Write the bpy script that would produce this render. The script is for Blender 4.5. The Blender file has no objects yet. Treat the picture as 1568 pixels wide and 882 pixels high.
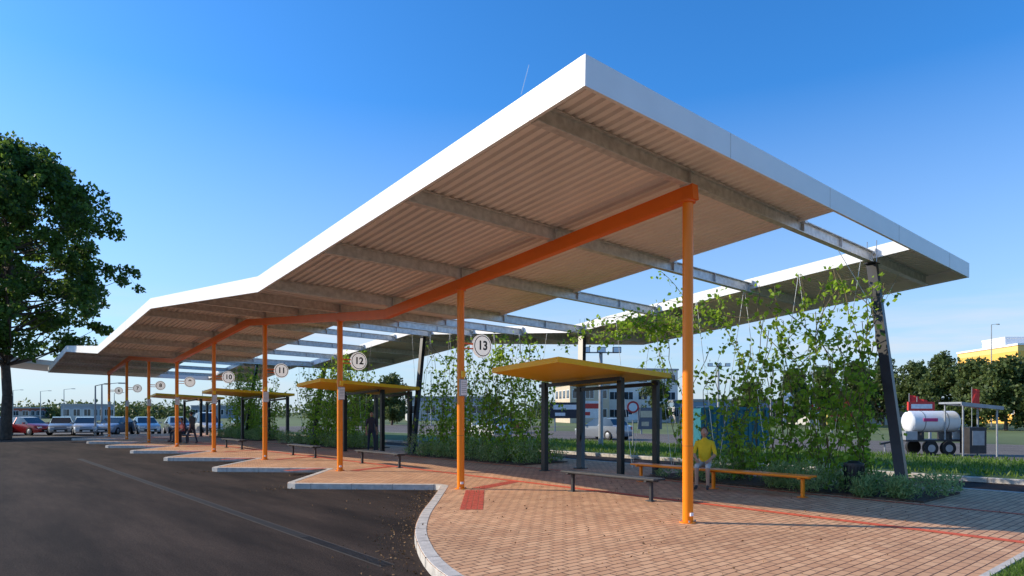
import bpy, math, random
import numpy as np
from mathutils import Vector, Matrix
random.seed(7); rng=np.random.default_rng(7)
sc=bpy.context.scene
sc.view_settings.view_transform='Standard'
try: sc.view_settings.look='None'
except Exception: pass
sc.view_settings.exposure=0
COL=sc.collection

# ------------------------------------------------------------ materials
def new_mat(name):
    m=bpy.data.materials.new(name); m.use_nodes=True
    nt=m.node_tree; b=nt.nodes['Principled BSDF']; return m,nt,b
def mat(name,c,rough=.6,metal=0,var=.12,scale=6,bump=0.0,spec=.4,coat=0):
    m,nt,b=new_mat(name)
    tc=nt.nodes.new('ShaderNodeTexCoord'); n=nt.nodes.new('ShaderNodeTexNoise')
    n.inputs['Scale'].default_value=scale; n.inputs['Detail'].default_value=6
    nt.links.new(tc.outputs['Object'],n.inputs['Vector'])
    r=nt.nodes.new('ShaderNodeValToRGB')
    r.color_ramp.elements[0].position=.3; r.color_ramp.elements[1].position=.7
    r.color_ramp.elements[0].color=[max(0,x*(1-var)) for x in c]+[1]
    r.color_ramp.elements[1].color=[min(1,x*(1+var)) for x in c]+[1]
    nt.links.new(n.outputs['Fac'],r.inputs['Fac']); nt.links.new(r.outputs['Color'],b.inputs['Base Color'])
    b.inputs['Roughness'].default_value=rough; b.inputs['Metallic'].default_value=metal
    b.inputs['Specular IOR Level'].default_value=spec
    b.inputs['Coat Weight'].default_value=coat
    if bump:
        n2=nt.nodes.new('ShaderNodeTexNoise'); n2.inputs['Scale'].default_value=scale*8; n2.inputs['Detail'].default_value=5
        nt.links.new(tc.outputs['Object'],n2.inputs['Vector'])
        bp=nt.nodes.new('ShaderNodeBump'); bp.inputs['Strength'].default_value=bump; bp.inputs['Distance'].default_value=.02
        nt.links.new(n2.outputs['Fac'],bp.inputs['Height']); nt.links.new(bp.outputs['Normal'],b.inputs['Normal'])
    return m
def leaf_mat(name,dark,light,trans=.35,scale=.5):
    m=bpy.data.materials.new(name); m.use_nodes=True; nt=m.node_tree; nt.nodes.clear()
    out=nt.nodes.new('ShaderNodeOutputMaterial'); g=nt.nodes.new('ShaderNodeNewGeometry')
    tc=nt.nodes.new('ShaderNodeTexCoord'); n=nt.nodes.new('ShaderNodeTexNoise'); n.inputs['Scale'].default_value=scale
    nt.links.new(tc.outputs['Object'],n.inputs['Vector'])
    a=nt.nodes.new('ShaderNodeMath'); a.operation='ADD'; h=nt.nodes.new('ShaderNodeMath'); h.operation='MULTIPLY'; h.inputs[1].default_value=.5
    nt.links.new(g.outputs['Random Per Island'],a.inputs[0]); nt.links.new(n.outputs['Fac'],a.inputs[1]); nt.links.new(a.outputs[0],h.inputs[0])
    r=nt.nodes.new('ShaderNodeValToRGB'); r.color_ramp.elements[0].position=.2; r.color_ramp.elements[1].position=.8
    r.color_ramp.elements[0].color=list(dark)+[1]; r.color_ramp.elements[1].color=list(light)+[1]
    nt.links.new(h.outputs[0],r.inputs['Fac'])
    d=nt.nodes.new('ShaderNodeBsdfPrincipled'); d.inputs['Roughness'].default_value=.5; d.inputs['Specular IOR Level'].default_value=.3
    t=nt.nodes.new('ShaderNodeBsdfTranslucent'); mx=nt.nodes.new('ShaderNodeMixShader'); mx.inputs[0].default_value=trans
    hs=nt.nodes.new('ShaderNodeHueSaturation'); hs.inputs['Value'].default_value=1.9; hs.inputs['Hue'].default_value=.485
    nt.links.new(r.outputs['Color'],d.inputs['Base Color']); nt.links.new(r.outputs['Color'],hs.inputs['Color']); nt.links.new(hs.outputs['Color'],t.inputs['Color'])
    nt.links.new(d.outputs[0],mx.inputs[1]); nt.links.new(t.outputs[0],mx.inputs[2]); nt.links.new(mx.outputs[0],out.inputs['Surface'])
    return m
M={}
M['white']=mat('white_fascia',(.92,.90,.87),.45,var=.03,scale=2)
M['soffit']=mat('soffit_sheet',(.93,.87,.81),.45,var=.04,scale=1.5)
M['orange']=mat('orange_paint',(.97,.17,.004),.36,var=.05,scale=4,spec=.5)  # redder copy of the orange paint, the beam's shade put into its colour
M['colorange']=mat('orange_column_paint',(1.0,.255,.004),.34,var=.04,scale=4,spec=.4)  # same orange paint made yellower, sunlit tone put into the base colour
M['yellow']=mat('yellow_paint',(1.0,.56,.006),.4,var=.04,scale=4,spec=.4)
M['galv']=mat('galvanised_steel',(.64,.63,.61),.42,metal=.3,var=.2,scale=9)
M['black']=mat('black_paint',(.014,.014,.016),.4,var=.3,scale=5)
M['dark']=mat('dark_steel',(.04,.038,.04),.5,var=.3)
M['kerb']=mat('kerb_concrete',(.56,.51,.45),.8,var=.2,scale=7,bump=.3)
M['joint']=mat('kerb_joint',(.2,.18,.15),.9)
M['edge']=mat('drain_edge',(.075,.064,.056),.85)
M['soil']=mat('bark_mulch',(.09,.055,.035),.95,var=.5,scale=12,bump=.8)
M['bark']=mat('bark',(.10,.075,.055),.9,var=.35,scale=5,bump=.6)
M['stem']=mat('vine_stem',(.16,.13,.06),.8)
M['glass']=mat('window_glass',(.03,.045,.06),.08,var=.3,scale=.6,spec=.8)
M['rubber']=mat('rubber',(.02,.02,.02),.8)
M['signw']=mat('sign_white',(.85,.85,.85),.35,var=.02)
M['redm']=mat('sign_red',(.6,.03,.03),.4)
M['skin']=mat('skin',(.48,.27,.18),.55,var=.06)
M['grey']=mat('grey_metal',(.35,.36,.37),.5,metal=.3)
M['cable']=mat('steel_cable',(.5,.5,.5),.35,metal=.8)
M['redtile']=mat('red_tactile_tile',(.55,.09,.05),.8,var=.25,scale=9,bump=.3)
M['redline']=mat('red_guide_line',(.72,.12,.05),.8,var=.2,scale=5)
M['drain']=mat('drain_iron',(.012,.012,.012),.7)
M['debris']=mat('dry_leaf',(.22,.12,.05),.8,var=.5,scale=30)
M['leaf_tree']=leaf_mat('leaf_tree',(.02,.05,.010),(.11,.19,.025),.42,.35)
M['leaf_far']=leaf_mat('leaf_far',(.035,.06,.02),(.13,.17,.045),.25,.15)
M['leaf_vine']=leaf_mat('leaf_vine',(.07,.16,.012),(.30,.45,.04),.5,1.2)
M['leaf_shrub']=leaf_mat('leaf_shrub',(.10,.17,.045),(.32,.42,.17),.35,1.5)
M['grass_blade']=leaf_mat('grass_blade',(.05,.11,.01),(.16,.24,.035),.35,2)
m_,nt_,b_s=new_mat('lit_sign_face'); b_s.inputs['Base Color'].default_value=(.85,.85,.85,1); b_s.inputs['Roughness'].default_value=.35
b_s.inputs['Emission Color'].default_value=(1,.98,.95,1); b_s.inputs['Emission Strength'].default_value=.34; M['litsign']=m_  # weak glow added to keep the sign faces white under the shaded roof

def paving():
    m,nt,b=new_mat('brick_paving')
    tc=nt.nodes.new('ShaderNodeTexCoord'); br=nt.nodes.new('ShaderNodeTexBrick')
    br.inputs['Scale'].default_value=1; br.inputs['Brick Width'].default_value=.24; br.inputs['Row Height'].default_value=.12
    br.inputs['Mortar Size'].default_value=.009; br.inputs['Mortar Smooth'].default_value=.3; br.inputs['Bias'].default_value=0
    br.inputs['Color1'].default_value=(.82,.48,.27,1); br.inputs['Color2'].default_value=(.64,.34,.185,1); br.inputs['Mortar'].default_value=(.14,.07,.045,1)
    nt.links.new(tc.outputs['Object'],br.inputs['Vector'])
    n=nt.nodes.new('ShaderNodeTexNoise'); n.inputs['Scale'].default_value=.5; n.inputs['Detail'].default_value=7; n.inputs['Roughness'].default_value=.65
    nt.links.new(tc.outputs['Object'],n.inputs['Vector'])
    r=nt.nodes.new('ShaderNodeValToRGB'); r.color_ramp.elements[0].position=.3; r.color_ramp.elements[1].position=.7
    r.color_ramp.elements[0].color=(.72,.70,.68,1); r.color_ramp.elements[1].color=(1.06,1.05,1.03,1)
    nt.links.new(n.outputs['Fac'],r.inputs['Fac'])
    mx=nt.nodes.new('ShaderNodeMix'); mx.data_type='RGBA'; mx.blend_type='MULTIPLY'; mx.inputs[0].default_value=1
    nt.links.new(br.outputs['Color'],mx.inputs[6]); nt.links.new(r.outputs['Color'],mx.inputs[7]); nt.links.new(mx.outputs[2],b.inputs['Base Color'])
    bp=nt.nodes.new('ShaderNodeBump'); bp.inputs['Strength'].default_value=.6; bp.inputs['Distance'].default_value=.006; bp.invert=True
    nt.links.new(br.outputs['Fac'],bp.inputs['Height']); nt.links.new(bp.outputs['Normal'],b.inputs['Normal'])
    b.inputs['Roughness'].default_value=.75; b.inputs['Specular IOR Level'].default_value=.3
    return m
M['paving']=paving()
def asphalt(name,c0,c1):
    m,nt,b=new_mat(name)
    tc=nt.nodes.new('ShaderNodeTexCoord')
    n=nt.nodes.new('ShaderNodeTexNoise'); n.inputs['Scale'].default_value=.28; n.inputs['Detail'].default_value=9; n.inputs['Roughness'].default_value=.7
    f=nt.nodes.new('ShaderNodeTexNoise'); f.inputs['Scale'].default_value=55; f.inputs['Detail'].default_value=3
    mp=nt.nodes.new('ShaderNodeMapping'); mp.inputs['Scale'].default_value=(3.0,.5,1)
    nt.links.new(tc.outputs['Object'],mp.inputs['Vector']); nt.links.new(mp.outputs[0],n.inputs['Vector']); nt.links.new(tc.outputs['Object'],f.inputs['Vector'])
    r=nt.nodes.new('ShaderNodeValToRGB'); r.color_ramp.elements[0].position=.38; r.color_ramp.elements[1].position=.64
    r.color_ramp.elements[0].color=list(c0)+[1]; r.color_ramp.elements[1].color=list(c1)+[1]
    nt.links.new(n.outputs['Fac'],r.inputs['Fac'])
    r2=nt.nodes.new('ShaderNodeValToRGB'); r2.color_ramp.elements[0].position=.35; r2.color_ramp.elements[1].position=.7
    r2.color_ramp.elements[0].color=(.5,.5,.5,1); r2.color_ramp.elements[1].color=(1.7,1.6,1.5,1)
    nt.links.new(f.outputs['Fac'],r2.inputs['Fac'])
    mx=nt.nodes.new('ShaderNodeMix'); mx.data_type='RGBA'; mx.blend_type='MULTIPLY'; mx.inputs[0].default_value=1
    nt.links.new(r.outputs['Color'],mx.inputs[6]); nt.links.new(r2.outputs['Color'],mx.inputs[7]); nt.links.new(mx.outputs[2],b.inputs['Base Color'])
    bp=nt.nodes.new('ShaderNodeBump'); bp.inputs['Strength'].default_value=.5; bp.inputs['Distance'].default_value=.008
    nt.links.new(f.outputs['Fac'],bp.inputs['Height']); nt.links.new(bp.outputs['Normal'],b.inputs['Normal'])
    b.inputs['Roughness'].default_value=.9; b.inputs['Specular IOR Level'].default_value=.12
    return m
M['asphalt']=asphalt('asphalt',(.018,.0135,.0125),(.054,.039,.032))
M['asphalt2']=asphalt('old_asphalt',(.13,.12,.11),(.19,.175,.16))
M['grass']=mat('grass',(.075,.12,.025),.9,var=.5,scale=1.2,bump=.8)
M['field']=mat('field',(.12,.15,.05),.95,var=.35,scale=.05)

# ------------------------------------------------------------ mesh builder
class MB:
    def __init__(s): s.v=[];s.f=[];s.m=[];s.mats=[]
    def mi(s,k):
        if k not in s.mats: s.mats.append(k)
        return s.mats.index(k)
    def add(s,vs,fs,k):
        o=len(s.v); s.v+= [tuple(v) for v in vs]; i=s.mi(k)
        for f in fs: s.f.append([o+a for a in f]); s.m.append(i)
    def box(s,c,d,k,rz=0,rot=None):
        x,y,z=[a/2 for a in d]
        vs=[Vector((a*x,b*y,e*z)) for a,b,e in [(-1,-1,-1),(1,-1,-1),(1,1,-1),(-1,1,-1),(-1,-1,1),(1,-1,1),(1,1,1),(-1,1,1)]]
        R=rot if rot is not None else Matrix.Rotation(rz,3,'Z')
        vs=[R@v+Vector(c) for v in vs]
        s.add(vs,[(0,3,2,1),(4,5,6,7),(0,1,5,4),(1,2,6,5),(2,3,7,6),(3,0,4,7)],k)
    def bar(s,p0,p1,w,h,k,up=(0,0,1)):
        p0=Vector(p0);p1=Vector(p1);d=(p1-p0).normalized();u=Vector(up);sd=d.cross(u).normalized();u=sd.cross(d).normalized()
        vs=[]
        for p in (p0,p1):
            for a,b in((-1,-1),(1,-1),(1,1),(-1,1)): vs.append(p+sd*a*w/2+u*b*h/2)
        s.add(vs,[(0,1,2,3),(7,6,5,4),(0,4,5,1),(1,5,6,2),(2,6,7,3),(3,7,4,0)],k)
    def cyl(s,p0,p1,r0,r1,k,n=12,caps=True):
        p0=Vector(p0);p1=Vector(p1);d=(p1-p0)
        if d.length<1e-6: return
        d.normalize(); a=d.orthogonal().normalized(); b=d.cross(a)
        vs=[]
        for p,r in((p0,r0),(p1,r1)):
            for i in range(n):
                t=2*math.pi*i/n; vs.append(p+a*math.cos(t)*r+b*math.sin(t)*r)
        fs=[(i,(i+1)%n,n+(i+1)%n,n+i) for i in range(n)]
        if caps: fs+= [tuple(range(n-1,-1,-1)),tuple(range(n,2*n))]
        s.add(vs,fs,k)
    def ell(s,c,r,k,n=14,m=10,rz=0):
        vs=[];R=Matrix.Rotation(rz,3,'Z')
        for j in range(m+1):
            ph=math.pi*j/m
            for i in range(n):
                t=2*math.pi*i/n
                vs.append(R@Vector((r[0]*math.sin(ph)*math.cos(t),r[1]*math.sin(ph)*math.sin(t),r[2]*math.cos(ph)))+Vector(c))
        fs=[(j*n+i,(j+1)*n+i,(j+1)*n+(i+1)%n,j*n+(i+1)%n) for j in range(m) for i in range(n)]
        s.add(vs,fs,k)
    def build(s,name,parent=None,smooth=False,loc=None,rz=0,bevel=0):
        me=bpy.data.meshes.new(name); me.from_pydata(s.v,[],s.f)
        for k in s.mats: me.materials.append(M[k])
        me.polygons.foreach_set('material_index',s.m); me.update()
        ob=bpy.data.objects.new(name,me); COL.objects.link(ob)
        if loc: ob.location=loc
        ob.rotation_euler[2]=rz
        if parent: ob.parent=parent
        if smooth:
            try: me.shade_smooth(); me.set_sharp_from_angle(angle=math.radians(40))
            except Exception: me.polygons.foreach_set('use_smooth',[True]*len(me.polygons))
        if bevel:
            bm=ob.modifiers.new('bevel','BEVEL'); bm.width=bevel; bm.segments=2; bm.limit_method='ANGLE'
        return ob
def empty(name,loc=(0,0,0),rz=0):
    e=bpy.data.objects.new(name,None); e.location=loc; e.rotation_euler[2]=rz; COL.objects.link(e); return e
def leaves(name,P,size,matk,parent=None,aspect=.6,up=0.0,loc=None):
    n=len(P); a=rng.normal(size=(n,3)); a[:,2]+=up; a/=np.linalg.norm(a,axis=1)[:,None]
    b=rng.normal(size=(n,3)); b-= (b*a).sum(1)[:,None]*a; b/=np.linalg.norm(b,axis=1)[:,None]
    s=(size*rng.uniform(.6,1.4,n))[:,None]
    V=np.stack([P,P+a*s*.45+b*s*aspect*.5,P+a*s,P+a*s*.45-b*s*aspect*.5],1).reshape(-1,3)
    me=bpy.data.meshes.new(name)
    me.vertices.add(4*n); me.vertices.foreach_set('co',V.astype(np.float32).ravel())
    me.loops.add(4*n); me.loops.foreach_set('vertex_index',np.arange(4*n,dtype=np.int32))
    me.polygons.add(n); me.polygons.foreach_set('loop_start',np.arange(0,4*n,4,dtype=np.int32))
    try: me.polygons.foreach_set('loop_total',np.full(n,4,dtype=np.int32))
    except Exception: pass
    me.materials.append(M[matk]); me.update(calc_edges=True); me.validate()
    ob=bpy.data.objects.new(name,me); COL.objects.link(ob)
    if loc: ob.location=loc
    if parent: ob.parent=parent
    return ob

# ------------------------------------------------------------ ground
def sheet(name,poly,z,k,parent=None):
    mb=MB(); mb.add([(x,y,z) for x,y in poly],[tuple(range(len(poly)))],k); return mb.build(name,parent)
def rect(x0,x1,y0,y1): return [(x0,y0),(x1,y0),(x1,y1),(x0,y1)]
sheet('ground',rect(-3000,3000,-3000,3000),-.135,'field')
sheet('asphalt_forecourt',rect(-60,20.8,-30,57.5),-.125,'asphalt')
sheet('road',rect(-120,60,57.5,84),-.121,'asphalt2')
sheet('side_road',rect(29.2,46,-60,57.5),-.122,'asphalt2')

def catmull(pts,n=6):
    out=[]
    for i in range(len(pts)-1):
        p0=Vector(pts[max(i-1,0)]);p1=Vector(pts[i]);p2=Vector(pts[i+1]);p3=Vector(pts[min(i+2,len(pts)-1)])
        for j in range(n):
            t=j/n; out.append(tuple(.5*((2*p1)+(p2-p0)*t+(2*p0-5*p1+4*p2-p3)*t*t+(3*p1-p0-3*p2+p3)*t**3)))
    out.append(tuple(pts[-1])); return out
near=catmull([(7,-14),(4.9,-4),(4.0,1),(3.78,3.5),(4.0,5.7),(4.85,7.64),(5.95,9.28),(7.35,11.0),(8.7,12.65)])
path=list(near)
path+=[(8.85,12.85),(8.85,13.08),(6.42,15.5),(6.32,15.72),(6.42,15.95)]
for k in range(1,7):
    y=15.7+6*k
    path+=[(8.8,12.85+6*k),(8.87,13.0+6*k),(8.8,13.15+6*k),(6.42,y-.2),(6.32,y),(6.42,y+.22)]
path+=[(8.9,55),(9.2,58.5)]
outer=path
poly=outer+[(17.5,58.5),(17.5,-14)]
def tri_sheet(name,poly,z,k):
    from mathutils.geometry import tessellate_polygon
    t=tessellate_polygon([[Vector((x,y,0)) for x,y in poly]])
    mb=MB(); mb.add([(x,y,z) for x,y in poly],[tuple(a) for a in t],k); ob=mb.build(name)
    me=ob.data
    import bmesh
    bm=bmesh.new(); bm.from_mesh(me)
    for f in bm.faces:
        if f.normal.z<0: f.normal_flip()
    bm.to_mesh(me); bm.free()
    return ob
tri_sheet('pavement',poly,0,'paving')
def kerb(name,pts,w,ztop,zbot,k):
    mb=MB(); n=len(pts); P=[Vector((p[0],p[1])) for p in pts]; L=[];Rr=[]
    for i in range(n):
        d0=(P[i]-P[i-1]) if i>0 else (P[1]-P[0]); d1=(P[i+1]-P[i]) if i<n-1 else (P[-1]-P[-2])
        d0=d0.normalized() if d0.length else d1.normalized(); d1=d1.normalized()
        t=(d0+d1); t=t.normalized() if t.length>1e-4 else d1
        nn=Vector((t.y,-t.x)); sc_=1/max(.45,nn.dot(Vector((d1.y,-d1.x))))
        L.append(P[i]); Rr.append(P[i]+nn*w*sc_)
    vs=[];fs=[]
    for i in range(n):
        a=L[i];b=Rr[i]
        vs+=[(a.x,a.y,zbot),(a.x,a.y,ztop-.015),(a.x+(b.x-a.x)*.1,a.y+(b.y-a.y)*.1,ztop),(b.x,b.y,ztop),(b.x,b.y,zbot)]
    for i in range(n-1):
        o=i*5
        for j in range(4): fs.append((o+j,o+j+1,o+5+j+1,o+5+j))
    mb.add(vs,fs,k)
    acc=0
    for i in range(n-1):
        seg=(P[i+1]-P[i]); ln=seg.length
        if ln<1e-5: continue
        d=seg/ln; nn=Vector((d.y,-d.x)); s_=(1.0-acc)
        while s_<ln:
            c=P[i]+d*s_+nn*w*.5; mb.box((c.x-nn.x*.003,c.y-nn.y*.003,(ztop+zbot)/2+.001),(w+.002,.008,ztop-zbot+.002),'joint',rz=math.atan2(nn.y,nn.x)); s_+=1.0
        acc=(acc+ln)%1.0
    return mb.build(name)
kerb('platform_kerb',outer,.17,.006,-.13,'kerb')
kerb('roadside_kerb',[(17.62,60),(17.62,-14)],.16,.006,-.13,'kerb')
sheet('grass_island',rect(20.95,29,-30,56),.0,'grass')
kerb('island_kerb',[(20.8,-30),(20.8,56)],.14,.004,-.13,'kerb')
kerb('island_kerb',[(29.1,56),(29.1,-30)],.14,.004,-.13,'kerb')
sheet('lawn',rect(7.55,17.4,-14,1.95),.012,'grass')
mb=MB(); mb.box((12.4,2.0,.0),(9.9,.08,.05),'kerb'); mb.box((7.5,-6,.0),(.08,16,.05),'kerb'); mb.build('lawn_edging')
P=np.c_[rng.uniform(7.6,14,22000),rng.uniform(-.2,1.93,22000),np.full(22000,.012)]
leaves('grass_blades',P,.07,'grass_blade',aspect=.12,up=1.8)
P=np.c_[rng.uniform(21,29,18000),rng.uniform(0,30,18000),np.full(18000,0)]
leaves('verge_grass_blades',P,.17,'grass_blade',aspect=.18,up=1.8)
# drain, asphalt seams & tactile
mb=MB()
mb.add([(3.95,7.0,-.1205),(4.15,7.0,-.1205),(4.15,31,-.1205),(3.95,31,-.1205)],[(0,1,2,3)],'edge')
mb.add([(3.97,7.02,-.117),(4.13,7.02,-.117),(4.13,31,-.117),(3.97,31,-.117)],[(0,1,2,3)],'drain')
for i in range(40):
    mb.box((4.05,7.05+i*.06,-.1145),(.14,.014,.003),'dark')
mb.build('drain_channel')
mb=MB()
for x in(-.4,-4.5): 
    mb.add([(x,4,-.1205),(x+.03,4,-.1205),(x+.03,56,-.1205),(x,56,-.1205)],[(0,1,2,3)],'drain')
mb.build('asphalt_joint')
mb=MB()
def tact(p0,p1,w,nrow):
    p0=Vector(p0);p1=Vector(p1);d=(p1-p0);n=Vector((d.y,-d.x)).normalized()
    for i in range(nrow):
        a=p0+d*((i+.06)/nrow); b=p0+d*((i+.94)/nrow)
        for j in range(4):
            o0=n*w*(j/4+.01); o1=n*w*((j+1)/4-.01)
            mb.add([(*(a+o0),.005),(*(a+o1),.005),(*(b+o1),.005),(*(b+o0),.005)],[(0,1,2,3)],'redtile')
tact((6.9,9.45),(8.75,11.75),.42,14)
for k in range(0,7):
    tact((9.1,12.0+6*k),(10.75,12.6+6*k),.35,9)
    if k: tact((7.6,13.3+6*k),(9.0,13.4+6*k),.4,8)
mb.build('tactile_paving')
mb=MB()
for x0,x1 in((10.76,10.95),(13.75,13.86)): mb.add([(x0,2.06,.0065),(x1,2.06,.0065),(x1,55,.0065),(x0,55,.0065)],[(0,1,2,3)],'redline')
mb.build('guide_line')
pp=[]
for _ in range(1000):
    i=random.randrange(20,len(outer)-30); a=Vector(outer[i]);b=Vector(outer[i+1]);p=a.lerp(b,random.random())
    off=abs(random.gauss(0,.6)); pp.append((p.x-off*.8,p.y-off*.2+random.gauss(0,.1),-.112))
for _ in range(500): pp.append((random.uniform(5,14),random.uniform(3,12),.012))
leaves('fallen_leaves',np.array([p for p in pp]),.035,'debris')

# ------------------------------------------------------------ canopy
K=[(5.15,5.41),(15.35,4.50),(25.8,5.36),(36.4,4.5),(47,5.32),(56,4.5)]
def zf(y,x=5.5):
    for (a,za),(b,zb) in zip(K,K[1:]):
        if y<=b: break
    return za+(zb-za)*(y-a)/(b-a)-.02*(x-5.5)
XC=8.83
can=empty('bus_station_canopy')
def sheet_corr(name,x0,x1):
    prof=[];x=x0;pitch=.18
    while x<x1-1e-6:
        for dx,dz in((0,0),(.075,0),(.095,.045),(.16,.045)):
            if x+dx<x1: prof.append((x+dx,dz))
        x+=pitch
    prof.append((x1,0))
    mb=MB();vs=[];fs=[];n=len(prof)
    for y,_ in K:
        for px,pz in prof: vs.append((px,y,zf(y,px)+.262+pz))
    for j in range(len(K)-1):
        for i in range(n-1): fs.append((j*n+i,(j+1)*n+i,(j+1)*n+i+1,j*n+i+1))
    mb.add(vs,fs,'soffit')
    vs=[];fs=[]
    for y,_ in K: vs+=[(x0,y,zf(y,x0)+.345),(x1,y,zf(y,x1)+.345)]
    for j in range(len(K)-1): fs.append((2*j,2*j+1,2*j+3,2*j+2))
    mb.add(vs,fs,'galv')
    mb.build(name,can)
sheet_corr('main_roof_sheet',5.54,12.45)
sheet_corr('outer_roof_sheet',16.05,19.56)
def fascia_y(mb,x,k,w=.05,zb=0,h=.36):
    vs=[];fs=[]
    for y,_ in K:
        z=zf(y,x); vs+=[(x-w/2,y,z+zb),(x+w/2,y,z+zb),(x+w/2,y,z+zb+h),(x-w/2,y,z+zb+h)]
    for j in range(len(K)-1):
        o=4*j
        for a in range(4): fs.append((o+a,o+(a+1)%4,o+4+(a+1)%4,o+4+a))
    fs+=[(3,2,1,0),tuple(4*(len(K)-1)+a for a in range(4))]
    mb.add(vs,fs,k)
mb=MB()
fascia_y(mb,5.5,'white'); fascia_y(mb,19.6,'white'); fascia_y(mb,16.02,'white',zb=.1,h=.27); fascia_y(mb,12.48,'white',zb=.2,h=.16)
for yy in (5.125,56.03):
    mb.bar((5.475,yy,zf(yy)+.18),(19.625,yy,zf(yy,19.6)+.18),.05,.362,'white')
for y in np.arange(6.04,55,6):
    mb.box((5.4745,y,zf(y)+.18),(.003,.008,.355),'kerb')
for x in np.arange(8.5,19.5,3.2):
    mb.box((x,5.0995,zf(5.15,x)+.18),(.008,.003,.355),'kerb')
mb.build('fascia',can)
mb=MB()
ys=np.arange(6.04,55,3.0)
for y in ys:
    a=5.56;b=19.5
    def L(x,dz): return (x,y,zf(y,x)+dz)
    mb.bar(L(a,.13),L(b,.13),.012,.21,'galv')
    mb.bar(L(a,.015),L(b,.015),.13,.016,'galv'); mb.bar(L(a,.243),L(b,.243),.13,.016,'galv')
    for x in (XC,12.6,14.3,15.9,16.3):
        mb.box(L(x,.13),(.012,.12,.2),'galv')
    mb.box((XC,y,zf(y,XC)+.0),(.2,.17,.02),'galv')
    for x in (12.6,15.95):
        mb.box(L(x,.25),(.1,.2,.12),'galv')
mb.build('cross_beams',can)
mb=MB()
pts=[5.9]+[k[0] for k in K[1:-1]]+[54.3]
for a,b in zip(pts,pts[1:]):
    za=zf(a,XC)-.125;zb=zf(b,XC)-.125
    mb.bar((XC,a,za),(XC,b,zb),.15,.235,'orange')
cy=[6.04+6*k for k in range(9)]
for i,y in enumerate(cy):
    zt=zf(y,XC)-.24
    mb.cyl((XC,y,0),(XC,y,zt),.083,.083,'colorange',24)
    mb.cyl((XC,y,zt-.02),(XC,y,zt+.02),.12,.12,'orange',24)
    mb.cyl((XC,y,0.0),(XC,y,.02),.13,.13,'colorange',24)
    for sx_ in(-1,1):
        for sy_ in(-1,1): mb.cyl((XC+sx_*.08,y+sy_*.08,.018),(XC+sx_*.08,y+sy_*.08,.045),.012,.012,'grey',8)
    mb.cyl((XC,y,1.2),(XC,y,1.205),.0845,.0845,'dark',24)
    mb.box((XC-.03,y-.09,.14),(.07,.02,.05),'signw')
mb.build('orange_frame',can,smooth=True)
mb=MB()
YT=[6.04,15.04,24.6,34.5,45.0]
for y in YT:
    zt=zf(y,16)
    mb.bar((14.78,y-1.08,0),(16.0,y,zt-.01),.16,.2,'black',up=(0,1,0))
    mb.box((14.78,y-1.08,.012),(.32,.32,.024),'black')
    mb.box((16.0,y,zt-.012),(.3,.24,.02),'black')
    for dy in(-.1,.1): mb.cyl((16.0,y+dy,zt+.02),(16,y+dy,zt+.5),.012,.012,'cable',6)
mb.build('raking_columns',can)
mb=MB()
for a,b in((6,13),(16,23),(28,35.5),(40,48)):
    y=a
    while y<b:
        for d in(-.7,.7):
            yy=y+.7; mb.cyl((15.2,yy,.1),(15.3,yy+d,zf(yy+d,15)),.006,.006,'cable',4,False)
        y+=1.4
mb.cyl((17.6,6.04,zf(6.04,17.6)),(15.95,5.9,3.9),.006,.006,'cable',4,False); mb.cyl((14.2,6.04,zf(6.04,14.2)),(15.6,5.8,3.9),.006,.006,'cable',4,False)
mb.build('climbing_cables',can)
# second canopy in the distance
c2=empty('neighbouring_canopy')
mb=MB()
for i in range(6):
    x0=-28+6*i; z0=5.0+(.5 if i%2 else 0); z1=5.0+(0 if i%2 else .5)
    vs=[(x0,59,z0),(x0+6,59,z1),(x0+6,67,z1),(x0,67,z0)]
    vs+=[(a,b,c+.35) for a,b,c in vs]
    mb.add(vs,[(3,2,1,0),(4,5,6,7)],'soffit'); mb.add([(vs[i][0],vs[i][1]-.003,vs[i][2]) for i in (0,1,5,4)],[(0,1,2,3)],'white'); mb.add([vs[i] for i in (1,2,6,5)],[(0,1,2,3)],'white')
    mb.cyl((x0+1,63,-.1),(x0+1,63,5.2),.07,.07,'grey',10)
mb.build('roof_and_posts',c2)

# signs
for i,n in enumerate(['13','12','11','10','9','8','7','6']):
    y=cy[i+1]; z=3.26; x=9.43
    e=empty('platform_number_sign',(x,y,z))
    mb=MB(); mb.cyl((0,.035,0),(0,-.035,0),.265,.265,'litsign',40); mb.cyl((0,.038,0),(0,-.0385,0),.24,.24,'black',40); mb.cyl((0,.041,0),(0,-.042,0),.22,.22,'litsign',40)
    mb.bar((-.52,0,.03),(-.26,0,.03),.04,.04,'orange'); mb.bar((-.52,0,-.08),(-.26,0,-.08),.03,.03,'orange')
    mb.build('disc',e)
    cu=bpy.data.curves.new('number','FONT'); cu.body=n; cu.size=.29; cu.align_x='CENTER'; cu.align_y='CENTER'; cu.extrude=.001; cu.offset=.009
    t=bpy.data.objects.new('number',cu); COL.objects.link(t); cu.materials.append(M['black']); t.parent=e; t.location=(0,-.045,0); t.rotation_euler=(math.pi/2,0,0)
    mb=MB(); mb.box((XC,y-.1,2.28),(.20,.03,.38),'grey'); mb.box((XC,y-.118,2.28),(.17,.01,.34),'signw')
    for q in range(6): mb.box((XC,y-.1245,2.40-q*.045),(.13,.003,.012),'grey')
    mb.box((XC,y-.1,2.58),(.1,.04,.14),'yellow')
    mb.build('timetable_board')

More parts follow.
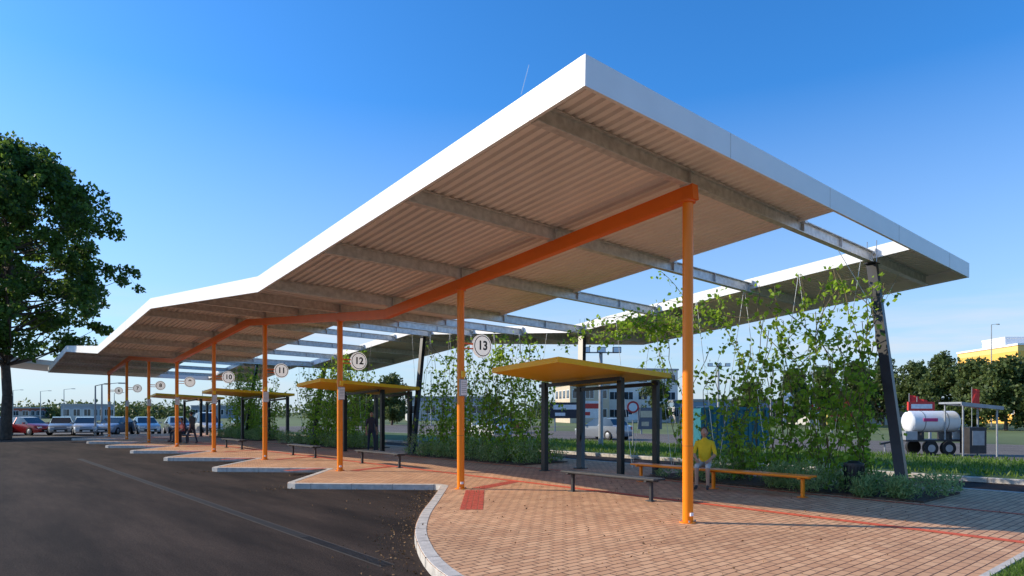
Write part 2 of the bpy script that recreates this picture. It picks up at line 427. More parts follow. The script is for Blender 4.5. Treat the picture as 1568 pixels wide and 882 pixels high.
# shelters
def shelter(dy):
    e=empty('waiting_shelter',(0,dy,0)); mb=MB()
    T=[(10.8,10.9,3.02),(15.3,11.0,2.80),(15.3,14.6,2.66),(11.0,13.6,2.9)]
    B=[(x,y,z-.13) for x,y,z in T]
    mb.add(T,[(0,1,2),(0,2,3)],'yellow'); mb.add(B,[(2,1,0),(3,2,0)],'yellow')
    for i in range(4):
        j=(i+1)%4; mb.add([B[i],B[j],T[j],T[i]],[(0,1,2,3)],'yellow')
    mb.build('roof',e)
    mb=MB()
    for x,y in((13.4,14.1),(13.85,11.6),(15.0,11.3),(15.0,14.2)):
        zt=2.98-.055*(x-10.8)-.035*(y-11)-.13
        mb.box((x,y,zt/2),(.15,.15,zt+.02),'black'); mb.box((x,y,.01),(.24,.24,.02),'black')
    mb.bar((13.5,11.3,2.62),(13.4,14.3,2.5),.1,.1,'black'); mb.bar((15.0,11.2,2.52),(15,14.4,2.42),.1,.1,'black')
    mb.build('frame',e)
for d in (0,12.8,26,38.5): shelter(d)

# benches
def bench(x,y0,y1,k,name='bench',w=.38):
    mb=MB(); yc=(y0+y1)/2
    for o in(-.13,0,.13): mb.box((x+o,yc,.43),(.115,y1-y0,.04),k)
    mb.box((x,yc,.395),(.08,y1-y0-.1,.03),k)
    n=2 if y1-y0<3 else 3
    for i in range(n):
        y=y0+.2+(y1-y0-.4)*i/(n-1)
        mb.box((x,y,.2),(.07,.06,.4),k); mb.box((x,y,.392),(w,.06,.034),k); mb.box((x,y,.008),(.18,.16,.016),k)
    return mb.build(name,bevel=.006)
bench(10.4,7.75,10.25,'dark'); bench(13.2,6.1,10.6,'colorange')
bench(10.7,17.6,20.4,'dark'); bench(10.6,23.5,26,'dark'); bench(10.4,31,33.6,'dark'); bench(10.4,40.2,43.4,'dark')
def bin_(x,y):
    mb=MB(); mb.cyl((x,y,0),(x,y,.62),.16,.19,'dark',20); mb.cyl((x,y,.62),(x,y,.66),.2,.2,'dark',20); mb.cyl((x,y,.661),(x,y,.7),.15,.1,'black',20)
    for i in range(16):
        t=2*math.pi*i/16; mb.bar((x+.175*math.cos(t),y+.175*math.sin(t),.05),(x+.2*math.cos(t),y+.2*math.sin(t),.6),.03,.012,'black')
    mb.build('litter_bin',smooth=True)
bin_(14.55,5.85)

# ------------------------------------------------------------ planting
def blob(c,r,n):
    d=rng.normal(size=(n,3)); d/=np.linalg.norm(d,axis=1)[:,None]; rad=rng.uniform(.35,1,n)**.5
    return np.array(c)+d*rad[:,None]*np.array(r)
def bed(y0,y1,big=1.0):
    mb=MB(); mb.box((15.2,(y0+y1)/2,.01),(2.2,y1-y0,.05),'soil'); mb.build('planting_bed')
    Ps=[]; y=y0+.2
    while y<y1-.2:
        for x in (14.35,15.0,15.7,16.1):
            if random.random()<.75:
                r=random.uniform(.2,.42)*big; Ps.append(blob((x+random.gauss(0,.1),y+random.gauss(0,.1),r*.75),(r,r,r*random.uniform(.7,1.2)),int(850*r)))
        y+=.5
    P=np.concatenate(Ps); P=P[P[:,2]>.03]
    leaves('low_shrubs',P,.10,'leaf_shrub',aspect=.28,up=.9)
bed(4.4,11.0,.85); bed(16,23.3,1.15); bed(28,36,1.2); bed(40,49,1.2)
for (x,y,r) in((13.95,6.6,.42),(14.15,7.3,.36),(14.3,4.9,.26),(14.1,5.5,.22)):
    P=blob((x,y,r*.8),(r,r,r*.9),700); leaves('silver_shrub',P[P[:,2]>.03],.11,'leaf_shrub',aspect=.2,up=1.0)
def vine(y0,y1,n,dense,spread=.24,hi=5.6,wid=.2):
    e=empty('climbing_vine'); mb=MB(); Ps=[]
    for i in range(n):
        y=min(max(random.gauss(dense,(y1-y0)*spread),y0),y1); x=15.3+random.gauss(0,wid)
        p=Vector((x,y,.05)); d=Vector((0,0,1)); zmax=min(zf(y,15)-.1,random.uniform(1.6,hi)); pts=[p.copy()]; lush=random.uniform(.15,1)
        while p.z<zmax:
            d+=Vector((random.gauss(0,.12),random.gauss(0,.22),random.gauss(.12,.12))); d.x-=(p.x-15.3)*.12
            if p.y<y0: d.y+=.25
            if p.y>y1+.4: d.y-=.2
            d.normalize()
            if d.z<.1: d.z=.25
            p=p+d*.1; pts.append(p.copy())
            for _ in range(4):
                if random.random()<lush*.55: Ps.append((p.x+random.gauss(0,.07),p.y+random.gauss(0,.08),p.z+random.gauss(0,.09)))
            if random.random()<.12 and p.y>y0+.2:
                q=p.copy(); dd=Vector((random.gauss(-.1,.5),random.gauss(0,.8),.3)); L=random.randint(6,17); qs=[q.copy()]
                for _ in range(L):
                    dd.z-=.12; dn=dd.normalized(); q=q+dn*.08; qs.append(q.copy())
                    for _ in range(2):
                        if random.random()<.5: Ps.append((q.x+random.gauss(0,.035),q.y+random.gauss(0,.035),q.z+random.gauss(0,.035)))
                for a,b in zip(qs[::3],qs[3::3]): mb.cyl(a,b,.004,.004,'stem',3,False)
        for a,b in zip(pts[::3],pts[3::3]): mb.cyl(a,b,.010,.009,'stem',5,False)
    mb.build('stems',e); leaves('leaves',np.array(Ps),.125,'leaf_vine',e,aspect=.75,up=-.4)
vine(5.8,11.2,54,7.5,.26,5.0,.22); vine(16,23.2,72,19.6,.28,4.9); vine(28.3,36,80,32,.26,4.9); vine(39.8,49,80,44,.26,4.9)
e=empty('climbing_vine'); mb=MB(); Ps=[]
for i in range(14):
    y=random.uniform(8,10.5); p=Vector((15.0+random.gauss(0,.3),y,zf(y,15)-random.uniform(.3,1.0))); d=Vector((-.15,1,.0)); pts=[p.copy()]
    for _ in range(random.randint(20,48)):
        d+=Vector((random.gauss(0,.1),random.gauss(.05,.12),random.gauss(0,.16))); d.z-=(p.z-(zf(p.y,15)-.55))*.25; d.normalize(); p=p+d*.09; pts.append(p.copy())
        for _ in range(3):
            if random.random()<.65: Ps.append((p.x+random.gauss(0,.08),p.y+random.gauss(0,.08),p.z+random.gauss(-.03,.1)))
    for a,b in zip(pts[::3],pts[3::3]): mb.cyl(a,b,.008,.008,'stem',4,False)
mb.build('stems',e); leaves('leaves',np.array(Ps),.12,'leaf_vine',e,aspect=.75,up=-.4)

# trees
def tree(name,loc,H,env,nclus,nleaf,ls,matk='leaf_tree',trunk=.4,zb=4,crad=(.9,1.7),bias=.85):
    e=empty(name,loc); mb=MB(); Ps=[]
    def R(z):
        for (a,ra),(b,rb) in zip(env,env[1:]):
            if a<=z<=b: return ra+(rb-ra)*(z-a)/(b-a)
        return env[-1][1]
    z0,z1=env[0][0],env[-1][0]; C=[]
    for i in range(nclus):
        z=z0+(z1-z0)*random.random()**bias; t=random.uniform(0,2*math.pi); r=max(0,R(z)-.8)*random.random()**.45
        C.append(Vector((r*math.cos(t),r*math.sin(t),z)))
    tp=[Vector((0,0,0)),Vector((.1,0,zb*.6)),Vector((.0,.1,zb)),Vector((.3,0,(zb+H)/2)),Vector((.2,.2,H*.86))]
    rr=[trunk*1.25,trunk,trunk*.9,trunk*.45,trunk*.1]
    for a,b,ra,rb in zip(tp,tp[1:],rr,rr[1:]): mb.cyl(a,b,ra,rb,'bark',10,False)
    for c in C:
        zs=max(zb,min(c.z-1.0-random.random()*3*H/20,H*.8)); f=(zs-zb)/(H-zb); base=Vector((.2*f,.1,zs))
        mid=base.lerp(c,.5)+Vector((random.gauss(0,.3),random.gauss(0,.3),-.05*(c-base).length))
        w=trunk*.3*(1-f*.6); mb.cyl(base,mid,w,w*.55,'bark',6,False); mb.cyl(mid,c,w*.55,w*.12,'bark',5,False)
        rad=random.uniform(*crad)
        n=int(nleaf*rad/crad[1])
        for _ in range(7):
            q=Vector([random.gauss(0,.55) for _ in range(3)])*rad; q.z*=.7
            Ps.append(blob(c+q,(rad*.5,rad*.5,rad*.36),n//7))
            mb.cyl(c,c+q,w*.14,w*.05,'bark',4,False)
    mb.build('trunk_and_limbs',e,smooth=True)
    leaves('crown',np.concatenate(Ps),ls,matk,e,aspect=.75)
tree('poplar_tree',(3.15,56.6,-.1),19.6,[(5.8,4.5),(8,6.8),(10,7.8),(13,8.4),(15,7.8),(17,5.8),(18.6,3.8),(19.6,1.2)],190,560,.26,zb=5.0,trunk=.30,crad=(.6,1.4),bias=.72)
def cam2w(xr,Z): return (Z*.6521+xr*.7581, Z*.7581-xr*.6521)
for xs,Z,h in((1150,95,5.5),(1215,84,6.8),(1262,88,7.2),(1310,80,7.2),(1352,90,8.2),(1400,84,7.8),(1440,76,7.8),(1490,70,6.6),(1540,66,6.8),(1590,66,6.8),(600,95,7),(560,110,6),(1005,110,7)):
    x,y=cam2w((xs-784)/1010*Z,Z)
    tree('tree',(x,y,-.1),h,[(h*.12,h*.22),(h*.35,h*.36),(h*.6,h*.36),(h*.85,h*.22),(h,h*.05)],30,360,.34,'leaf_far',trunk=.16,zb=h*.2,crad=(.7,1.3))
Ps=[]
for i in range(240):
    ang=random.uniform(-60,60); Z=random.uniform(180,280)
    x,y=cam2w(math.tan(math.radians(ang))*Z,Z); r=random.uniform(2,4.2)
    Ps.append(blob((x,y,r*.6),(r*1.5,r*1.5,r*.9),220))
leaves('distant_tree_line',np.concatenate(Ps),1.1,'leaf_far')

# ------------------------------------------------------------ cars
def car(loc,rz,c,kind=0,name='parked_car'):
    key='paint_%d'%len(M); M[key]=mat(key,c,.25,metal=.2,var=.03,spec=.6,coat=.6)
    hs=1.0 if kind==0 else 1.25
    S=[(-2.12,.70,.35,.62,.64,.62),(-2.05,.80,.25,.88,.92,.7),(-1.7,.84,.22,.93,1.0,.7),(-1.25,.86,.22,.93,1.40*hs,.58),(-.4,.87,.2,.92,1.47*hs,.60),(.25,.87,.2,.90,1.42*hs,.59),(1.0,.86,.2,.88,.96,.72),(1.75,.83,.22,.78,.82,.66),(2.08,.74,.26,.62,.66,.6),(2.15,.66,.34,.5,.52,.55)]
    mb=MB(); vs=[]
    for x,w,zl,zs,zt,wt in S:
        vs+=[(x,-w*.93,zl),(x,-w,(zl+zs)/2),(x,-w*.96,zs),(x,-wt,zt),(x,wt,zt),(x,w*.96,zs),(x,w,(zl+zs)/2),(x,w*.93,zl)]
    body=[];gl=[]
    for i in range(len(S)-1):
        for j in range(8):
            f=(i*8+j,i*8+(j+1)%8,(i+1)*8+(j+1)%8,(i+1)*8+j)
            if (j in(2,4) and 2<=i<=5) or (j==3 and i in(2,5)): gl.append(f)
            else: body.append(f)
    body+=[tuple(range(7,-1,-1)),tuple((len(S)-1)*8+a for a in range(8))]
    mb.add(vs,body,key); mb.add(vs,gl,'glass')
    for x in(-1.3,1.32):
        for s in(-1,1):
            mb.cyl((x,s*.68,.32),(x,s*.875,.32),.32,.32,'rubber',20); mb.cyl((x,s*.87,.32),(x,s*.885,.32),.2,.18,'grey',12)
    for s in(-1,1):
        mb.box((2.03,s*.55,.63),(.16,.3,.13),'signw'); mb.box((-2.06,s*.62,.78),(.1,.2,.2),'redm'); mb.box((.85,s*.95,.98),(.12,.18,.12),key)
        mb.bar((-.42,s*.885,.9),(-.42,s*.61,1.42*hs),.06,.03,key)
    mb.box((2.12,0,.42),(.08,.9,.16),'rubber'); mb.box((2.165,0,.38),(.02,.5,.1),'signw')
    return mb.build(name,loc=(loc[0],loc[1],-.12),rz=rz,smooth=True)
rd=math.radians
for x,y,a,c,k in((3.2,67,-100,(.03,.035,.05),0),(5.1,65.5,-60,(.35,.015,.02),0),(7.2,64.5,-98,(.30,.33,.36),0),(8.6,62.8,-96,(.5,.52,.55),0),(10.6,62.3,-125,(.32,.37,.44),0),(12.6,61.2,-92,(.5,.5,.5),0),(15,61,-95,(.12,.13,.15),0),(17.5,61.5,-90,(.6,.6,.6),1),(20.5,60.5,-92,(.2,.22,.25),0),
    (30.5,38,80,(.75,.75,.75),0),(34,30,85,(.25,.27,.3),0),(38,45,20,(.5,.05,.04),0),(42,26,30,(.7,.7,.72),1)):
    car((x,y),rd(a),c,k)

# ------------------------------------------------------------ buildings
def building(name,loc,size,rz,floors,cols,wall,band=None,sidecols=4,roofk='grey'):
    e=empty(name,(loc[0],loc[1],-.13),rz); wk='wall_%d'%len(M); M[wk]=mat(wk,wall,.8,var=.08,scale=.6)
    w,d,h=size; mb=MB(); mb.box((0,0,h/2),(w,d,h),wk); mb.box((0,0,h+.15),(w+.3,d+.3,.3),roofk)
    if band: 
        bk='band_%d'%len(M); M[bk]=mat(bk,band,.7); mb.box((0,0,h-.5),(w+.04,d+.04,.8),bk); 
    mb.build('walls',e); mb=MB(); fh=h/floors
    for s in(-1,1):
        for f in range(floors):
            for (n,L,ax) in((cols,w,0),(sidecols,d,1)):
                for i in range(n):
                    u=-L/2+L*(i+.5)/n; ww=L/n*.6; hh=fh*.42; z=fh*(f+.52)
                    if floors==1: hh=min(hh,1.6); z=min(z,2.4); ww=min(ww,2.2)
                    if ax==0: c=(u,s*(d/2+.01),z); b1=(ww,.06,hh); b2=(ww+.16,.03,hh+.16); b3=(.06,.1,hh)
                    else: c=(s*(w/2+.01),u,z); b1=(.06,ww,hh); b2=(.03,ww+.16,hh+.16); b3=(.1,.06,hh)
                    mb.box(c,b1,'glass'); mb.box(c,b2,'signw'); mb.box(c,b3,'signw')
    mb.build('windows',e); return e
def bl(xs,Z): return cam2w((xs-784)/1010*Z,Z)
building('office_block',bl(945,125),(19,12,9.5),rd(-30),3,7,(.80,.74,.64),None)
building('office_block',bl(890,118),(7,10,6.5),rd(-30),2,3,(.62,.50,.36),None)
b=building('yellow_building',bl(1604,112),(20,16,12.5),rd(-45),1,5,(.90,.50,.10),(.90,.58,.2),roofk='white')
mb=MB(); mb.box((-6.5,0,13.4),(4.5,6,1.5),'white'); mb.box((-6.5,0,14.25),(4.7,6.2,.2),'white'); mb.build('roof_plant_room',b)
building('warehouse',bl(135,150),(7,8,3.4),rd(-40),1,3,(.5,.5,.5),(.35,.36,.4))
building('warehouse',bl(40,190),(8,8,3),rd(-40),1,3,(.45,.38,.34),(.4,.1,.06))
building('warehouse',bl(330,200),(10,10,3.6),rd(-40),1,4,(.35,.36,.38),(.25,.27,.3))
building('retail_hall',bl(690,150),(20,14,5),rd(-30),1,6,(.5,.48,.45),(.3,.3,.35))
building('retail_hall',bl(1130,110),(20,12,3.6),rd(-35),1,7,(.45,.45,.46),(.2,.3,.4))
building('retail_hall',bl(1330,100),(22,12,3.6),rd(-40),1,6,(.52,.5,.45),(.5,.06,.05))

# container
M['cblue']=mat('container_teal',(.02,.15,.19),.5,var=.1)
x,y=bl(1112,31); mb=MB(); L=3.0
mb.box((0,0,1.0),(L,2.0,1.8),'cblue')
for i in range(14): mb.box((-L/2+.16+i*.205,-1.015,1.0),(.1,.05,1.6),'cblue')
for s in(-1,1):
    for t in(-1,1): mb.box((s*L/2,t*1.0,.95),(.14,.14,1.96),'cblue')
for t in(-1,1):
    mb.box((0,t*1.02,1.9),(L,.12,.12),'cblue'); mb.box((0,t*1.02,.1),(L,.12,.14),'cblue')
mb.build('storage_container',loc=(x,y,0),rz=rd(-38))

# tank trailer
x,y=bl(1425,28.5); mb=MB()
mb.cyl((-.95,0,1.42),(.95,0,1.42),.46,.46,'signw',24)
mb.ell((-.95,0,1.42),(.2,.46,.46),'signw',16,10); mb.ell((.95,0,1.42),(.2,.46,.46),'signw',16,10)
M['pink']=mat('magenta_stripe',(.6,.05,.2),.5)
for X0 in(-.5,.5): mb.cyl((X0-.02,0,1.42),(X0+.02,0,1.42),.466,.466,'grey',24)
mb.box((-.3,-.455,1.5),(.6,.05,.14),'pink')
mb.box((0,0,.62),(2.9,1.2,.08),'dark'); mb.box((-1.2,-.35,.82),(.5,.5,.4),'grey'); mb.box((1.3,0,.85),(.3,1.0,.45),'grey')
for X0 in(-.4,.35):
    for s in(-1,1): mb.cyl((X0,s*.5,.3),(X0,s*.68,.3),.3,.3,'rubber',18); mb.cyl((X0,s*.67,.3),(X0,s*.69,.3),.16,.16,'grey',12)
mb.bar((-1.45,0,.6),(-2.2,0,.45),.08,.08,'dark'); mb.cyl((-2.0,0,0),(-2.0,0,.5),.03,.03,'grey',8)
for s in(-.6,.6): mb.box((s,0,.82),(.12,.8,.34),'dark')
mb.build('tank_trailer',loc=(x,y,-.1),rz=rd(-40),smooth=True)
# small roofed shelter
x,y=bl(1486,27.5); mb=MB()
mb.box((0,0,2.02),(1.75,1.4,.07),'grey',rot=Matrix.Rotation(rd(6),3,'Y')); mb.box((0,-.69,1.98),(1.75,.04,.14),'grey',rot=Matrix.Rotation(rd(6),3,'Y'))
for a_ in(-.7,.7):
    for b_ in(-.55,.55): mb.cyl((a_,b_,-.1),(a_,b_,2.0-a_*.1),.035,.035,'grey',10)
mb.box((.25,.2,.55),(.7,.6,1.1),'dark'); mb.box((.25,-.11,.65),(.5,.03,.6),'grey')
mb.build('equipment_shelter',loc=(x,y,.0),rz=rd(-40),smooth=True)

# flags, masts, lamps, signs
def flag(xs,Z,c,h=4.2):
    x,y=bl(xs,Z); key='flag_%d'%len(M); M[key]=mat(key,c,.8); mb=MB(); mb.cyl((0,0,-.1),(0,0,h),.03,.02,'grey',8)
    vs=[];fs=[]
    for j in range(9):
        z=h-.1-j*.22
        for i in range(6): vs.append((i*.15,.06*math.sin(i*1.3+j*.4),z-i*.03))
    for j in range(8):
        for i in range(5): fs.append((j*6+i,j*6+i+1,(j+1)*6+i+1,(j+1)*6+i))
    mb.add(vs,fs,key); mb.build('banner_flag',loc=(x,y,0),rz=rd(-40))
flag(1392,48,(.7,.04,.04),3.1); flag(1290,55,(.6,.05,.05),3.2); flag(1488,60,(.7,.05,.04),4.0); flag(1200,50,(.7,.7,.7),3.4); flag(1404,46,(.7,.04,.04),2.8)
def mast(xs,Z,h):
    x,y=bl(xs,Z); mb=MB(); mb.cyl((0,0,-.1),(0,0,h),.13,.09,'grey',12)
    mb.bar((-.9,0,h-.1),(.9,0,h-.1),.06,.06,'grey')
    for s in(-.8,0,.8): mb.box((s,-.15,h+.02),(.42,.22,.3),'dark'); mb.box((s,-.265,h+.02),(.36,.012,.24),'signw')
    mb.build('floodlight_mast',loc=(x,y,0),rz=rd(-40))
mast(920,34,4.9); mast(1100,60,6)
def lamp(xs,Z,h):
    x,y=bl(xs,Z); mb=MB(); mb.cyl((0,0,-.1),(0,0,h),.09,.05,'grey',8)
    mb.bar((0,0,h),(1.2,0,h+.15),.05,.05,'grey'); mb.box((1.4,0,h+.13),(.5,.2,.1),'grey')
    mb.build('street_lamp',loc=(x,y,0),rz=rd(random.uniform(-80,10)))
for xs,Z,h in((62,120,5.5),(98,110,5.5),(20,130,6),(175,115,5),(310,130,6),(660,90,7),(705,120,8),(1240,70,6.5),(1180,100,8),(1518,85,13),(146,52,3.8),(156,54,4)): lamp(xs,Z,h)
def round_sign(xs,Z,zc):
    x,y=bl(xs,Z); mb=MB(); mb.cyl((0,0,-.1),(0,0,zc+.3),.03,.03,'grey',10)
    mb.cyl((0,-.032,zc),(0,-.05,zc),.3,.3,'redm',32); mb.cyl((0,-.03,zc),(0,-.053,zc),.21,.21,'signw',32); mb.box((0,-.042,zc-.5),(.45,.015,.28),'signw')
    mb.build('traffic_sign',loc=(x,y,0),rz=rd(-42))
round_sign(969,33,1.98); round_sign(1250,45,2.2)
def billboard(xs,Z,w,h,zc,c1,c2):
    x,y=bl(xs,Z); k1='bb_%d'%len(M); M[k1]=mat(k1,c1,.6); k2='bb_%d'%len(M); M[k2]=mat(k2,c2,.6); mb=MB()
    mb.box((0,0,zc),(w,.15,h),k1); mb.box((0,-.08,zc+h*.2),(w*.8,.02,h*.3),k2); mb.box((-w*.2,-.08,zc-h*.25),(w*.3,.02,h*.2),k2)
    for s in(-.35,.35): mb.box((s*w,.0,(zc-h/2)/2-.05),(.12,.12,zc-h/2+.1),'grey')
    mb.build('billboard',loc=(x,y,0),rz=rd(-40))
billboard(868,62,3.2,1.5,1.9,(.03,.03,.04),(.7,.7,.7)); billboard(905,66,2.2,1.7,2,(.7,.7,.7),(.5,.05,.04)); billboard(1290,55,2.6,1.2,1.3,(.6,.45,.1),(.5,.04,.03)); billboard(1410,40,1.6,.9,1.9,(.65,.05,.04),(.8,.8,.8)); billboard(995,55,2,1.8,1.2,(.1,.12,.14),(.5,.45,.3))

# ------------------------------------------------------------ people
def person(loc,rz,pose,shirt,pants,hairc,shorts=False,name='person'):
    i=len(M); ks,kp,kh='shirt_%d'%i,'pants_%d'%i,'hair_%d'%i
    M[ks]=mat(ks,shirt,.8); M[kp]=mat(kp,pants,.8); M[kh]=mat(kh,hairc,.7)
    e=empty(name,(loc[0],loc[1],loc[2]),rz)
    if pose=='sit':
        J={'pel':(0,0,.56),'sp':(-.02,0,.76),'ch':(.01,0,.97),'nk':(.04,0,1.10),'hd':(.06,0,1.19)}
        for s,n in((1,'l'),(-1,'r')):
            J['hip'+n]=(.02,s*.09,.54);J['kn'+n]=(.43,s*.12,.54);J['an'+n]=(.42,s*.12,.09);J['to'+n]=(.58,s*.13,.04)
            J['sh'+n]=(.01,s*.17,1.03);J['el'+n]=(.07,s*.24,.78);J['wr'+n]=(.27,s*.14,.66);J['hn'+n]=(.35,s*.11,.64)
    else:
        J={'pel':(0,0,.95),'sp':(0,0,1.15),'ch':(.02,0,1.34),'nk':(.03,0,1.47),'hd':(.05,0,1.55)}
        for s,n in((1,'l'),(-1,'r')):
            k=.17*s
            J['hip'+n]=(0,s*.09,.9);J['kn'+n]=(k*.9+.05,s*.1,.5);J['an'+n]=(k*1.3-.04,s*.1,.09);J['to'+n]=(k*1.3+.12,s*.11,.04)
            J['sh'+n]=(.01,s*.18,1.4);J['el'+n]=(-k*.4-.02,s*.23,1.13);J['wr'+n]=(-k*.8+.06,s*.24,.9);J['hn'+n]=(-k*.8+.09,s*.24,.82)
    rad={'pel':.13,'sp':.12,'ch':.135,'nk':.055,'hd':.05,'hip':.085,'kn':.058,'an':.038,'to':.035,'sh':.06,'el':.042,'wr':.028,'hn':.028}
    names=list(J); E=[('pel','sp'),('sp','ch'),('ch','nk'),('nk','hd')]
    for n in'lr': E+=[('pel','hip'+n),('hip'+n,'kn'+n),('kn'+n,'an'+n),('an'+n,'to'+n),('ch','sh'+n),('sh'+n,'el'+n),('el'+n,'wr'+n),('wr'+n,'hn'+n)]
    def skin_mesh(nm,V,Ed,Rd):
        me=bpy.data.meshes.new(nm); me.from_pydata(V,Ed,[]); ob=bpy.data.objects.new(nm,me); COL.objects.link(ob)
        ob.modifiers.new('s','SKIN'); 
        for j,r in enumerate(Rd): me.skin_vertices[0].data[j].radius=(r,r)
        me.skin_vertices[0].data[0].use_root=True
        sb=ob.modifiers.new('u','SUBSURF'); sb.levels=2; sb.render_levels=2
        dg=bpy.context.evaluated_depsgraph_get(); dg.update(); m2=bpy.data.meshes.new_from_object(ob.evaluated_get(dg))
        bpy.data.objects.remove(ob); return m2
    def rk(n): return rad[n] if n in rad else rad[n[:-1]]
    m2=skin_mesh('body',[J[n] for n in names],[(names.index(a),names.index(b)) for a,b in E],[rk(n) for n in names])
    for k in(ks,kp,'skin','dark'): m2.materials.append(M[k])
    def seg(p,a,b):
        a=Vector(a);b=Vector(b);t=max(0,min(1,(p-a).dot(b-a)/(b-a).length_squared)); return (p-(a+(b-a)*t)).length,t
    for pl in m2.polygons:
        c=pl.center; best=min(((seg(c,J[a],J[b])[0]/((rk(a)+rk(b))/2),a,b,seg(c,J[a],J[b])[1]) for a,b in E),key=lambda q:q[0]); a,b,t=best[1:]
        if b.startswith('to'): mi=3
        elif b.startswith('an'): mi=2 if shorts else 1
        elif b.startswith('hip') or b.startswith('kn'): mi=1
        elif b.startswith('hn') or b.startswith('wr'): mi=2
        elif b=='hd': mi=2
        else: mi=0
        if a=='pel' and b=='sp' and t<.15: mi=1
        pl.material_index=mi; pl.use_smooth=True
    m2.name='body'; ob=bpy.data.objects.new('body',m2); COL.objects.link(ob); ob.parent=e
    for n,s in(('l',1),('r',-1)):
        w=Vector(J['wr'+n]); h=Vector(J['hn'+n]); d=(h-w).normalized(); sd=d.cross(Vector((0,0,1)))
        sd=Vector((0,1,0)) if sd.length<.3 else sd.normalized(); dn=Vector((0,0,-1)) if pose=='sit' else Vector((.5,0,-.5))
        V=[w,w+d*.05];Ed=[(0,1)];Rd=[.024,.028]
        for q,(o,L) in enumerate(((-.03,.065),(-.01,.075),(.01,.07),(.03,.055))):
            b=w+d*.09+sd*o; V+=[b,b+d*L*.5+dn*.008,b+d*L+dn*.03]; j=len(V)-3; Ed+=[(1,j),(j,j+1),(j+1,j+2)]; Rd+=[.011,.009,.008]
        b=w+d*.045-sd*s*.035; V+=[b,b+d*.04-sd*s*.02+dn*.01]; j=len(V)-2; Ed+=[(1,j),(j,j+1)]; Rd+=[.012,.009]
        mh=skin_mesh('hand',V,Ed,Rd); mh.materials.append(M['skin']); oh=bpy.data.objects.new('hand_'+n,mh); COL.objects.link(oh); oh.parent=e
        for pl in mh.polygons: pl.use_smooth=True
    hd=Vector(J['hd'])+Vector((.02,0,.08)); mb=MB()
    mb.ell(hd,(.092,.074,.112),'skin',20,14); mb.ell(hd+Vector((.09,0,-.012)),(.02,.013,.022),'skin',8,6)
    for s in(-1,1):
        mb.ell(hd+Vector((-.0,s*.075,-.005)),(.02,.01,.03),'skin',8,6); mb.ell(hd+Vector((.082,s*.03,.01)),(.010,.012,.007),'signw',8,6); mb.ell(hd+Vector((.090,s*.03,.01)),(.004,.005,.005),'black',6,4)
    mb.ell(hd+Vector((.083,0,-.052)),(.008,.022,.006),'redm',8,6)
    mb.ell(hd+Vector((-.022,0,.028)),(.092,.083,.104),kh,18,12); mb.build('head',e,smooth=True)
    return e
try:
    person((13.12,8.52,0),rd(205),'sit',(.80,.55,.02),(.5,.5,.48),(.09,.05,.03),True)
    person((14.0,25.6,0),rd(-110),'walk',(.05,.05,.07),(.03,.04,.07),(.03,.02,.015))
    person((10.35,41.0,0),rd(190),'sit',(.5,.12,.1),(.05,.06,.1),(.05,.03,.02))
    person((10.35,41.8,0),rd(170),'sit',(.55,.5,.45),(.04,.04,.05),(.2,.12,.05))
    person((10.3,38.9,0),rd(120),'walk',(.08,.09,.1),(.04,.04,.06),(.03,.02,.02))
except Exception as ex: print('PERSON FAIL',ex)
mb=MB(); mb.box((9.9,40.2,.35),(.3,.45,.6),'dark'); mb.box((9.9,40.2,.75),(.04,.25,.24),'grey'); mb.build('suitcase',bevel=.03)

# contrail
m=bpy.data.materials.new('ice_trail'); m.use_nodes=True; nt=m.node_tree; nt.nodes.clear(); o_=nt.nodes.new('ShaderNodeOutputMaterial'); t_=nt.nodes.new('ShaderNodeBsdfTranslucent'); t_.inputs[0].default_value=(.9,.9,.9,1)
p_=nt.nodes.new('ShaderNodeBsdfTransparent'); x_=nt.nodes.new('ShaderNodeMixShader'); x_.inputs[0].default_value=.55; nt.links.new(t_.outputs[0],x_.inputs[1]); nt.links.new(p_.outputs[0],x_.inputs[2]); nt.links.new(x_.outputs[0],o_.inputs[0]); M['trail']=m
mb=MB(); x,y=cam2w(50,2000); x2,y2=cam2w(26,2000)
mb.add([(x,y,1055),(x+2.2,y-2,1055),(x2+2.2,y2-2,965),(x2,y2,965)],[(0,1,2,3)],'trail'); mb.build('contrail')

# ------------------------------------------------------------ light & camera
El=rd(28); sx,sy=-.66,.75; s=Vector((sx*math.cos(El),sy*math.cos(El),math.sin(El))).normalized()
w=bpy.data.worlds.new('World'); sc.world=w; w.use_nodes=True; nt=w.node_tree; bg=nt.nodes['Background']
sky=nt.nodes.new('ShaderNodeTexSky'); sky.sky_type='NISHITA'; sky.sun_disc=False; sky.sun_elevation=El; sky.sun_rotation=math.atan2(sx,sy)
sky.air_density=1.0; sky.dust_density=.8; sky.ozone_density=2.0
tint=nt.nodes.new('ShaderNodeMix'); tint.data_type='RGBA'; tint.blend_type='MULTIPLY'; tint.inputs[0].default_value=1; tint.inputs[7].default_value=(.80,1.20,1.66,1)
nt.links.new(sky.outputs[0],tint.inputs[6])
hs=nt.nodes.new('ShaderNodeHueSaturation'); hs.inputs['Saturation'].default_value=1.12
nt.links.new(tint.outputs[2],hs.inputs['Color'])
tc=nt.nodes.new('ShaderNodeTexCoord'); sp=nt.nodes.new('ShaderNodeSeparateXYZ'); nt.links.new(tc.outputs['Generated'],sp.inputs[0])
hz=nt.nodes.new('ShaderNodeValToRGB'); E=hz.color_ramp.elements; E[0].position=0; E[0].color=(.8,.8,.8,1); E[1].position=.42; E[1].color=(0,0,0,1); e2=E.new(.12); e2.color=(.5,.5,.5,1)
nt.links.new(sp.outputs['Z'],hz.inputs['Fac'])
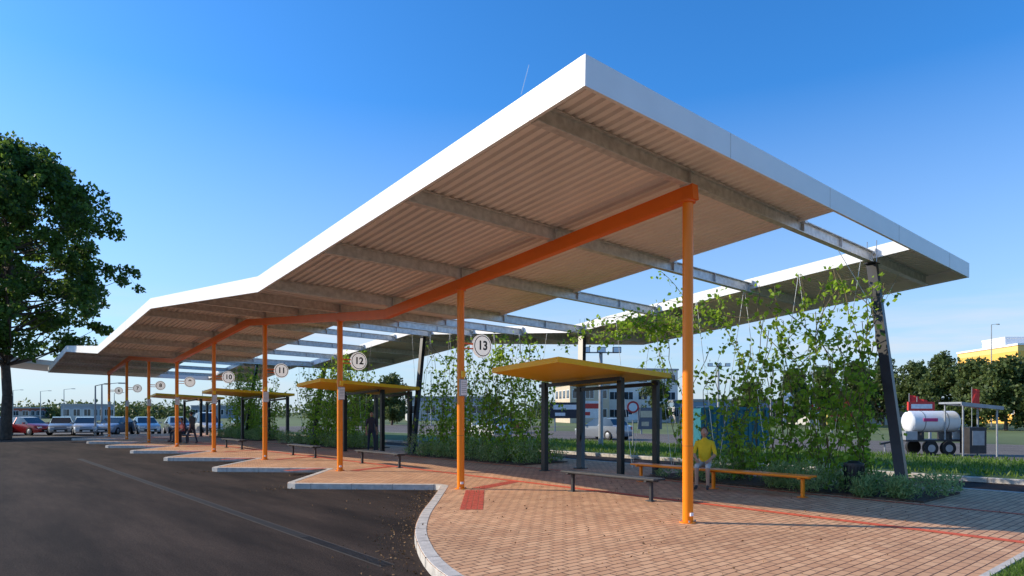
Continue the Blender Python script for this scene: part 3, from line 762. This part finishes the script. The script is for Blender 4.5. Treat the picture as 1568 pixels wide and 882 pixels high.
hm=nt.nodes.new('ShaderNodeMix'); hm.data_type='RGBA'; hm.inputs[7].default_value=(4.1,4.9,5.8,1); nt.links.new(hz.outputs['Color'],hm.inputs[0]); nt.links.new(hs.outputs['Color'],hm.inputs[6])
mp=nt.nodes.new('ShaderNodeMapping'); mp.inputs['Scale'].default_value=(2.2,2.2,20); n=nt.nodes.new('ShaderNodeTexNoise'); n.inputs['Scale'].default_value=1.3; n.inputs['Detail'].default_value=7; n.inputs['Roughness'].default_value=.55
nt.links.new(tc.outputs['Generated'],mp.inputs['Vector']); nt.links.new(mp.outputs[0],n.inputs['Vector'])
cr=nt.nodes.new('ShaderNodeValToRGB'); cr.color_ramp.elements[0].position=.40; cr.color_ramp.elements[1].position=.62; nt.links.new(n.outputs['Fac'],cr.inputs['Fac'])
zr=nt.nodes.new('ShaderNodeValToRGB'); E=zr.color_ramp.elements; E[0].position=.02; E[0].color=(.4,.4,.4,1); E[1].position=.09; E[1].color=(1,1,1,1); e3=E.new(.17); e3.color=(0,0,0,1)
nt.links.new(sp.outputs['Z'],zr.inputs['Fac'])
mu=nt.nodes.new('ShaderNodeMath'); mu.operation='MULTIPLY'; nt.links.new(cr.outputs['Color'],mu.inputs[0]); nt.links.new(zr.outputs['Color'],mu.inputs[1])
m2=nt.nodes.new('ShaderNodeMath'); m2.operation='MULTIPLY'; m2.inputs[1].default_value=.7; nt.links.new(mu.outputs[0],m2.inputs[0])
mx=nt.nodes.new('ShaderNodeMix'); mx.data_type='RGBA'; mx.inputs[7].default_value=(5.4,5.5,5.9,1); nt.links.new(m2.outputs[0],mx.inputs[0]); nt.links.new(hm.outputs[2],mx.inputs[6])
nt.links.new(mx.outputs[2],bg.inputs['Color']); bg.inputs['Strength'].default_value=.15
ld=bpy.data.lights.new('sun','SUN'); ld.energy=5; ld.angle=rd(.5); ld.color=(1,.88,.70)
lo=bpy.data.objects.new('sun',ld); COL.objects.link(lo); lo.rotation_euler=s.to_track_quat('Z','Y').to_euler()
cd=bpy.data.cameras.new('camera'); co=bpy.data.objects.new('camera',cd); COL.objects.link(co); sc.camera=co
co.location=(0,0,1.73); co.rotation_euler=(rd(90),0,rd(-40.7)); cd.sensor_width=36; cd.lens=23.19; cd.shift_y=.1212; cd.clip_end=8000; cd.clip_start=.05
